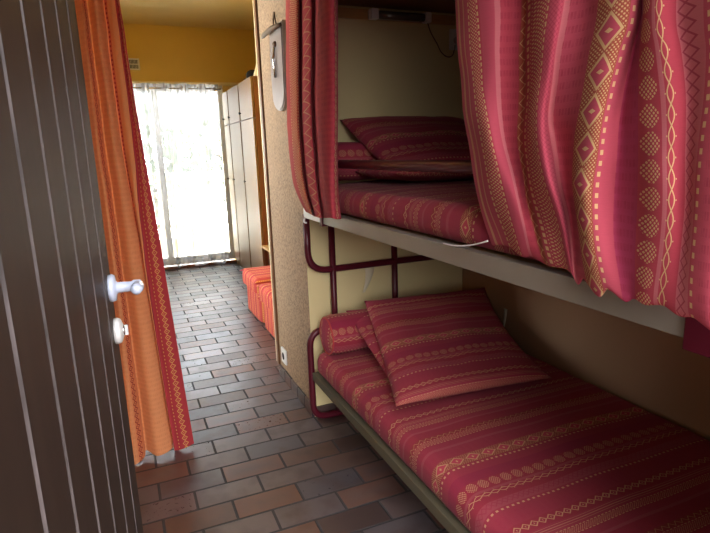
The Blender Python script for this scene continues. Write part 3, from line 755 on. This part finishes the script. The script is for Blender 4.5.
def mattress(name, label, z0, z1, u_off, group, r=.045, seed=0, xa=FX + .008):
    bm = bmesh.new(); xb = 1.09; ya, yb = -.068, -1.92
    pts = [(xa + .05, z0), (xa + .012, z0 + .006), (xa, z0 + .03)]
    pts += [(xa + r - r * math.cos(a), z1 - r + r * math.sin(a)) for a in [k * PI / 14 for k in range(0, 8)]]
    pts += [(xa + r + (xb - xa - 2 * r) * k / 14, z1 + .006 * math.sin(PI * k / 14)) for k in range(1, 14)]
    pts += [(xb - r + r * math.sin(a), z1 - r + r * math.cos(a)) for a in [k * PI / 10 for k in range(0, 6)]] + [(xb, z0 + .02), (xb - .03, z0)]
    arc = [0]
    for p, q in zip(pts, pts[1:]): arc.append(arc[-1] + math.dist(p, q))
    P = []; UV = []; n = 110
    for i in range(n + 1):
        t = i / n; y = ya + (yb - ya) * t; d = min(y - yb, ya - y); e = 1 - math.sqrt(max(0, 1 - min(1, d / .04))) if d < .04 else 1
        row = []
        for x, z in pts:
            p = Vector((x, y, z)); w = noise.noise(Vector((x * 5 + seed, y * 4, z * 5))) * .006 + noise.noise(Vector((x * 3 + seed, y * 22, z))) * .0022
            cx, cz = (xa + xb) / 2, (z0 + z1) / 2
            if z > z0 + .02: p.z += w
            if x < xa + .03 and z > z0 + .01: p.x -= w * .6 
            s = .030 * (1 - e)
            p.x += s if x < cx else -s; p.z += -s if z > cz else s * .2
            p.x = max(p.x, FX - .012) if z > z0 + .03 else max(p.x, FX + .005)
            row.append(p)
        P.append(row); UV.append([(-y + .003 * noise.noise(Vector((a * 3, y * 3, seed))), a) for a in arc])
    V = grid(bm, P, UV); bm.faces.new(V[0]); bm.faces.new(list(reversed(V[-1])))
    bmesh.ops.recalc_face_normals(bm, faces=bm.faces)
    o = obj(name, bm, fabric('striped red cover of ' + group, MBANDS, u_off=u_off, dots=.6), None, smooth=True)
    return tag(o, label, 'mattress', 'bunk mattresses')
mattress('mattress', 'red striped mattress on the lower bunk under the square pillows', .262, .372, .20, 'the lower mattress', seed=2)
mattress('mattress', 'red striped mattress on the upper bunk behind the guard rail', 1.035, 1.130, .07, 'the upper mattress', seed=5)

# bolsters: stripes run along them
def bolster(label, x0, x1, cy, cz, r, mat, seed):
    t = thing('bolster', label, 'bolster', ((x0 + x1) / 2, cy, cz - r), 'bunk bolsters')
    bm = bmesh.new(); P = []; UV = []; n = 40; seg = 36
    for i in range(n + 1):
        s = i / n; x = x0 + (x1 - x0) * s; d = min(x - x0, x1 - x)
        rr = r * (.93 + .07 * min(1, d / .03) ** .5)
        row = []; uvr = []
        for k in range(seg + 1):
            a = 2 * PI * k / seg; w = noise.noise(Vector((x * 7, math.cos(a) * 1.5, math.sin(a) * 1.5 + seed))) * .006
            fl = -.006 if math.sin(a) < -.8 else 0
            row.append(Vector((x, cy + (rr + w) * math.cos(a), cz + (rr * .97 + w + fl) * math.sin(a)))); uvr.append((k / seg * .56, x))
        P.append(row); UV.append(uvr)
    grid(bm, P, UV); bmesh.ops.remove_doubles(bm, verts=bm.verts, dist=1e-5); bmesh.ops.recalc_face_normals(bm, faces=bm.faces)
    obj('cover', bm, mat, t, smooth=True)
    for x, sg in ((x0, -1), (x1, 1)):
        bm = bmesh.new(); P = []; UV = []
        for q in range(9):
            f = q / 8; row = []; uvr = []
            for k in range(seg + 1):
                a = 2 * PI * k / seg; R_ = r * .925 * (1 - f)
                row.append(Vector((x + sg * .016 * (1 - (1 - f) ** 3), cy + R_ * math.cos(a), cz + R_ * .97 * math.sin(a)))); uvr.append((R_ * math.cos(a) + .2, R_ * math.sin(a)))
            P.append(row); UV.append(uvr)
        grid(bm, P, UV, flip=sg > 0); bmesh.ops.remove_doubles(bm, verts=bm.verts, dist=1e-5)
        obj('end_panel', bm, mat, t, smooth=True)
        obj('piping', T([(x + sg * .001, cy + r * .935 * math.cos(a), cz + r * .91 * math.sin(a)) for a in [2 * PI * k / 36 for k in range(36)]], .0035, seg=6, closed=True), M['seatf'], t, smooth=True)
bolster('red striped bolster at the head of the lower bunk, below the square pillows', .272, 1.07, -.165, .465, .089, M['pillowf'], 1)
bolster('red striped bolster at the head of the upper bunk', .33, 1.07, -.155, 1.223, .086, M['pillowf'], 4)

# pillows of the lower bunk
tag(cushion('pillow', M['pillowf'], None, (.668, -.54, .515), (1, -.06, -.02), (-.20, -.69, -.17), .315, .365, .066, bend=.058, pinch=.06, u0=.12, seed=1),
    'big red striped square pillow lying on top, facing out on the lower bunk', 'pillow', 'square pillows on the lower bunk')
tag(cushion('pillow', M['pillowf'], None, (.665, -.455, .468), (1, -.05, -.01), (-.05, -.66, -.17), .305, .33, .036, bend=.020, pinch=.03, u0=.40, seed=6),
    'red striped pillow of the lower bunk, mostly hidden underneath the big one', 'pillow', 'square pillows on the lower bunk')
# pillows of the upper bunk
tag(cushion('pillow', M['pillowf'], None, (.752, -.27, 1.297), (1, -.03, -.005), (0, -.44, -.19), .32, .27, .066, bend=.02, pinch=.05, u0=.1, seed=3),
    'dark red striped pillow leaning highest on the upper bunk', 'pillow', 'pillows on the upper bunk')
tag(cushion('pillow', M['pillowf'], None, (.715, -.42, 1.184), (1, -.03, 0), (.0, -1, .0), .31, .20, .042, bend=.005, pinch=.02, u0=.38, seed=8),
    'red striped pillow lying flat under the leaning one on the upper bunk', 'pillow', 'pillows on the upper bunk')

# ------------------------------------------------------------------ bunk curtains and their track
tk = thing('curtain_track', 'brown wooden curtain rail along the top of the bunk niche', 'curtain rail', (.22, -1.0, 1.95))
obj('rail', B(.205, .249, -1.98, -.01, 1.93, 1.965, bev=.003), M['trimwood'], tk)
RC = [(u_, p_[:-1] + [[p_[-1][0], p_[-1][1], p_[-1][2] + (.009 if u_ < .2 else .004) * math.sin((u_ + .13) * 2 * PI / .07)]]) for u_, p_ in RC]    # scalloped hem
bc = thing('bunk_curtain', 'big rose red woven curtain with gold diamonds drawn before the upper bunk', 'curtain', (.2, -1.6, 1.06), 'red woven bunk curtains')
obj('cloth', curtain_mesh(RC, 1.92, nu=5, nv=9, hem_in=(.012, 0, -.012), wob=.010), M['curtainf'], bc, smooth=True)
for k in range(9):
    y = -1.33 - k * .072
    obj('glider', B(.214, .226, y - .004, y + .004, 1.915, 1.929), M['whitepl'], bc)
bc2 = thing('bunk_curtain', 'narrow red bunk curtain gathered beside the silvery wall ornament', 'curtain', (.2, -.25, 1.02), 'red woven bunk curtains')
obj('cloth', curtain_mesh([(.06 - u_, p_) for u_, p_ in LC], 1.92, nu=5, nv=9, wob=.003), M['curtainl'], bc2, smooth=True)
for k in range(5):
    y = -.06 - k * .10
    obj('glider', B(.214, .226, y - .004, y + .004, 1.915, 1.929), M['whitepl'], bc2)

# ------------------------------------------------------------------ niche lamp, its cord, socket
lm = thing('tube_lamp', 'small unlit tube lamp with white ends on the wooden moulding of the niche', 'lamp', (.755, -.02, 1.85))
obj('base', B(.583, .878, -.030, -.017, 1.832, 1.866, bev=.002), M['greypl'], lm)
for x0, x1 in ((.580, .615), (.848, .880)): obj('end_cap', B(x0, x1, -.066, -.030, 1.824, 1.868, bev=.005), M['whitepl'], lm)
obj('cover', T([(.615, -.047, 1.846), (.848, -.047, 1.846)], .0165, seg=18), M['lampcover'], lm, smooth=True)
cd = [(.870, -.045, 1.826), (.895, -.03, 1.79), (.94, -.012, 1.745), (.965, -.008, 1.71), (1.0, -.007, 1.69), (1.03, -.007, 1.70), (1.04, -.012, 1.745)]
cd = [v_[0] if False else Vector(v_) for v_ in cd]
obj('cord', T([r_[0] for r_ in resample([[p] for p in cd], 5)], .0028, seg=8), M['bronze'], lm, smooth=True)
s2 = thing('wall_socket', 'white socket under the moulding beside the tube lamp cord', 'socket', (1.045, 0, 1.77))
obj('cover', B(1.012, 1.080, -.012, 0, 1.722, 1.815, bev=.003), M['whitepl'], s2)
obj('plug', lathe(bmesh.new(), [(.016, 0), (.016, -.018), (.010, -.026)], (1.046, -.012, 1.765), 'Y', 16), M['greypl'], s2, smooth=True)

# ------------------------------------------------------------------ small marks: peeled wallpaper, loose thread
def peel(name, pts, label, axis):
    bm = bmesh.new(); n = 7; P = []; UV = []
    for i in range(n):
        t = i / (n - 1); row = []
        w = pts[2] * (1 - .75 * t); c0 = pts[0]
        for j in (-1, 0, 1):
            lift = .003 + .022 * t * t
            h_ = c0[0] + pts[3] * t * t + j * w; z = c0[1] - pts[1] * t
            row.append(Vector((h_, -lift, z)) if axis == 'y' else Vector((1.1 - lift, h_, z)))
        P.append(row); UV.append([(0, 0)] * 3)
    grid(bm, P, UV)
    o = obj(name, bm, M['paper'], None, smooth=True)
    md = o.modifiers.new('t', 'SOLIDIFY'); md.thickness = .0012
    tag(o, label, 'wallpaper scrap')
peel('peeled_wallpaper', ((.565, .715), .115, .026, -.045), 'torn strip of wallpaper curling off the end wall above the bolster', 'y')
peel('peeled_wallpaper', ((-.36, .52), .11, .012, -.01), 'small pale wallpaper scrap lifting behind the lower bunk pillows', 'x')
bm = T([r_[0] for r_ in resample([[Vector(p)] for p in ((.221, -1.205, 1.036), (.219, -1.24, 1.037), (.217, -1.28, 1.041), (.214, -1.34, 1.053), (.212, -1.395, 1.069))], 5)], .0018, seg=6)
tag(obj('loose_thread', bm, M['thread'], None, smooth=True), 'white thread hanging along the side of the upper mattress', 'thread')

# ------------------------------------------------------------------ daylight
w = bpy.data.worlds.new('World'); bpy.context.scene.world = w; w.use_nodes = True
nt = w.node_tree; bg = nt.nodes['Background']
(x, y, z), vec = xyz(nt, 'Generated')
# sky brightest sideways, ground glow added for ceiling, entrance sky narrowed to shade bunks
f = ((y + .10) * 4.0).mx(0.0).mn(1.0)
back = mixc(nt, ((z + .02) * 5.0).mx(0.0).mn(1.0), HOR_BACK, SKY_BACK)
side = ((.60 - x.abs()) * 3.6).mx(.06).mn(1.0) * (y.lt(0))
back = mixc(nt, side, (.25, .26, .28), back)
front = mixc(nt, ((z - .10) * 3.5).mx(0.0).mn(1.0), HOR_FRONT, SKY_FRONT)
front = mixc(nt, ((y - .30) * 3.0).mx(0.0).mn(1.0), SKY_SIDE, front)
sky = mixc(nt, f, back, front)
gr = mixc(nt, f, GND_BACK, GND_FRONT)
col = mixc(nt, ((z + .02) * 12).mx(0.0).mn(1.0), gr, sky)
nt.links.new(col, bg.inputs[0]); bg.inputs[1].default_value = 1.0
def portal(name, loc, rot, sx_, sy_):
    l = bpy.data.lights.new(name, 'AREA'); l.shape = 'RECTANGLE'; l.size = sx_; l.size_y = sy_; l.cycles.is_portal = True
    o = bpy.data.objects.new(name, l); o.location = loc; o.rotation_euler = rot; C.objects.link(o)
portal('balcony_portal', (-.125, FARY + .165, 1.02), (-PI / 2, 0, 0), 1.65, 2.05)
portal('side_portal', (-1.81, 2.1, 1.5), (0, -PI / 2, 0), 1.3, 2.4)
portal('entrance_portal', (-.2325, -2.16, 1.04), (PI / 2, 0, 0), .86, 2.08)
s = bpy.data.lights.new('sun', 'SUN'); s.energy = SUN; s.angle = .01; s.color = (1, .95, .88)
so = bpy.data.objects.new('sun', s); C.objects.link(so)
so.rotation_euler = Vector((-.22, -.05, .97)).to_track_quat('Z', 'Y').to_euler(); so.location = (0, 0, 5)

# ------------------------------------------------------------------ camera and view
cam = bpy.data.cameras.new('camera'); co = bpy.data.objects.new('camera', cam); C.objects.link(co)
cam.sensor_width = 36; cam.lens = 36 * 544.99 / 710; cam.clip_start = .02
R = Matrix(((.9179, -.3955, -.0329), (.1120, .1786, .9775), (-.3807, -.9009, .2083))).transposed()
co.matrix_world = Matrix.Translation((-.5032, -2.3487, 1.2693)) @ R.to_4x4()
sc = bpy.context.scene; sc.camera = co
sc.view_settings.view_transform = 'Standard'; sc.view_settings.look = 'None'
sc.view_settings.gamma = 1; sc.view_settings.use_curve_mapping = False
sc.view_settings.exposure = EXPO
sc.cycles.use_denoising = True
sc.cycles.max_bounces = 8; sc.cycles.transparent_max_bounces = 12; sc.cycles.caustics_reflective = False
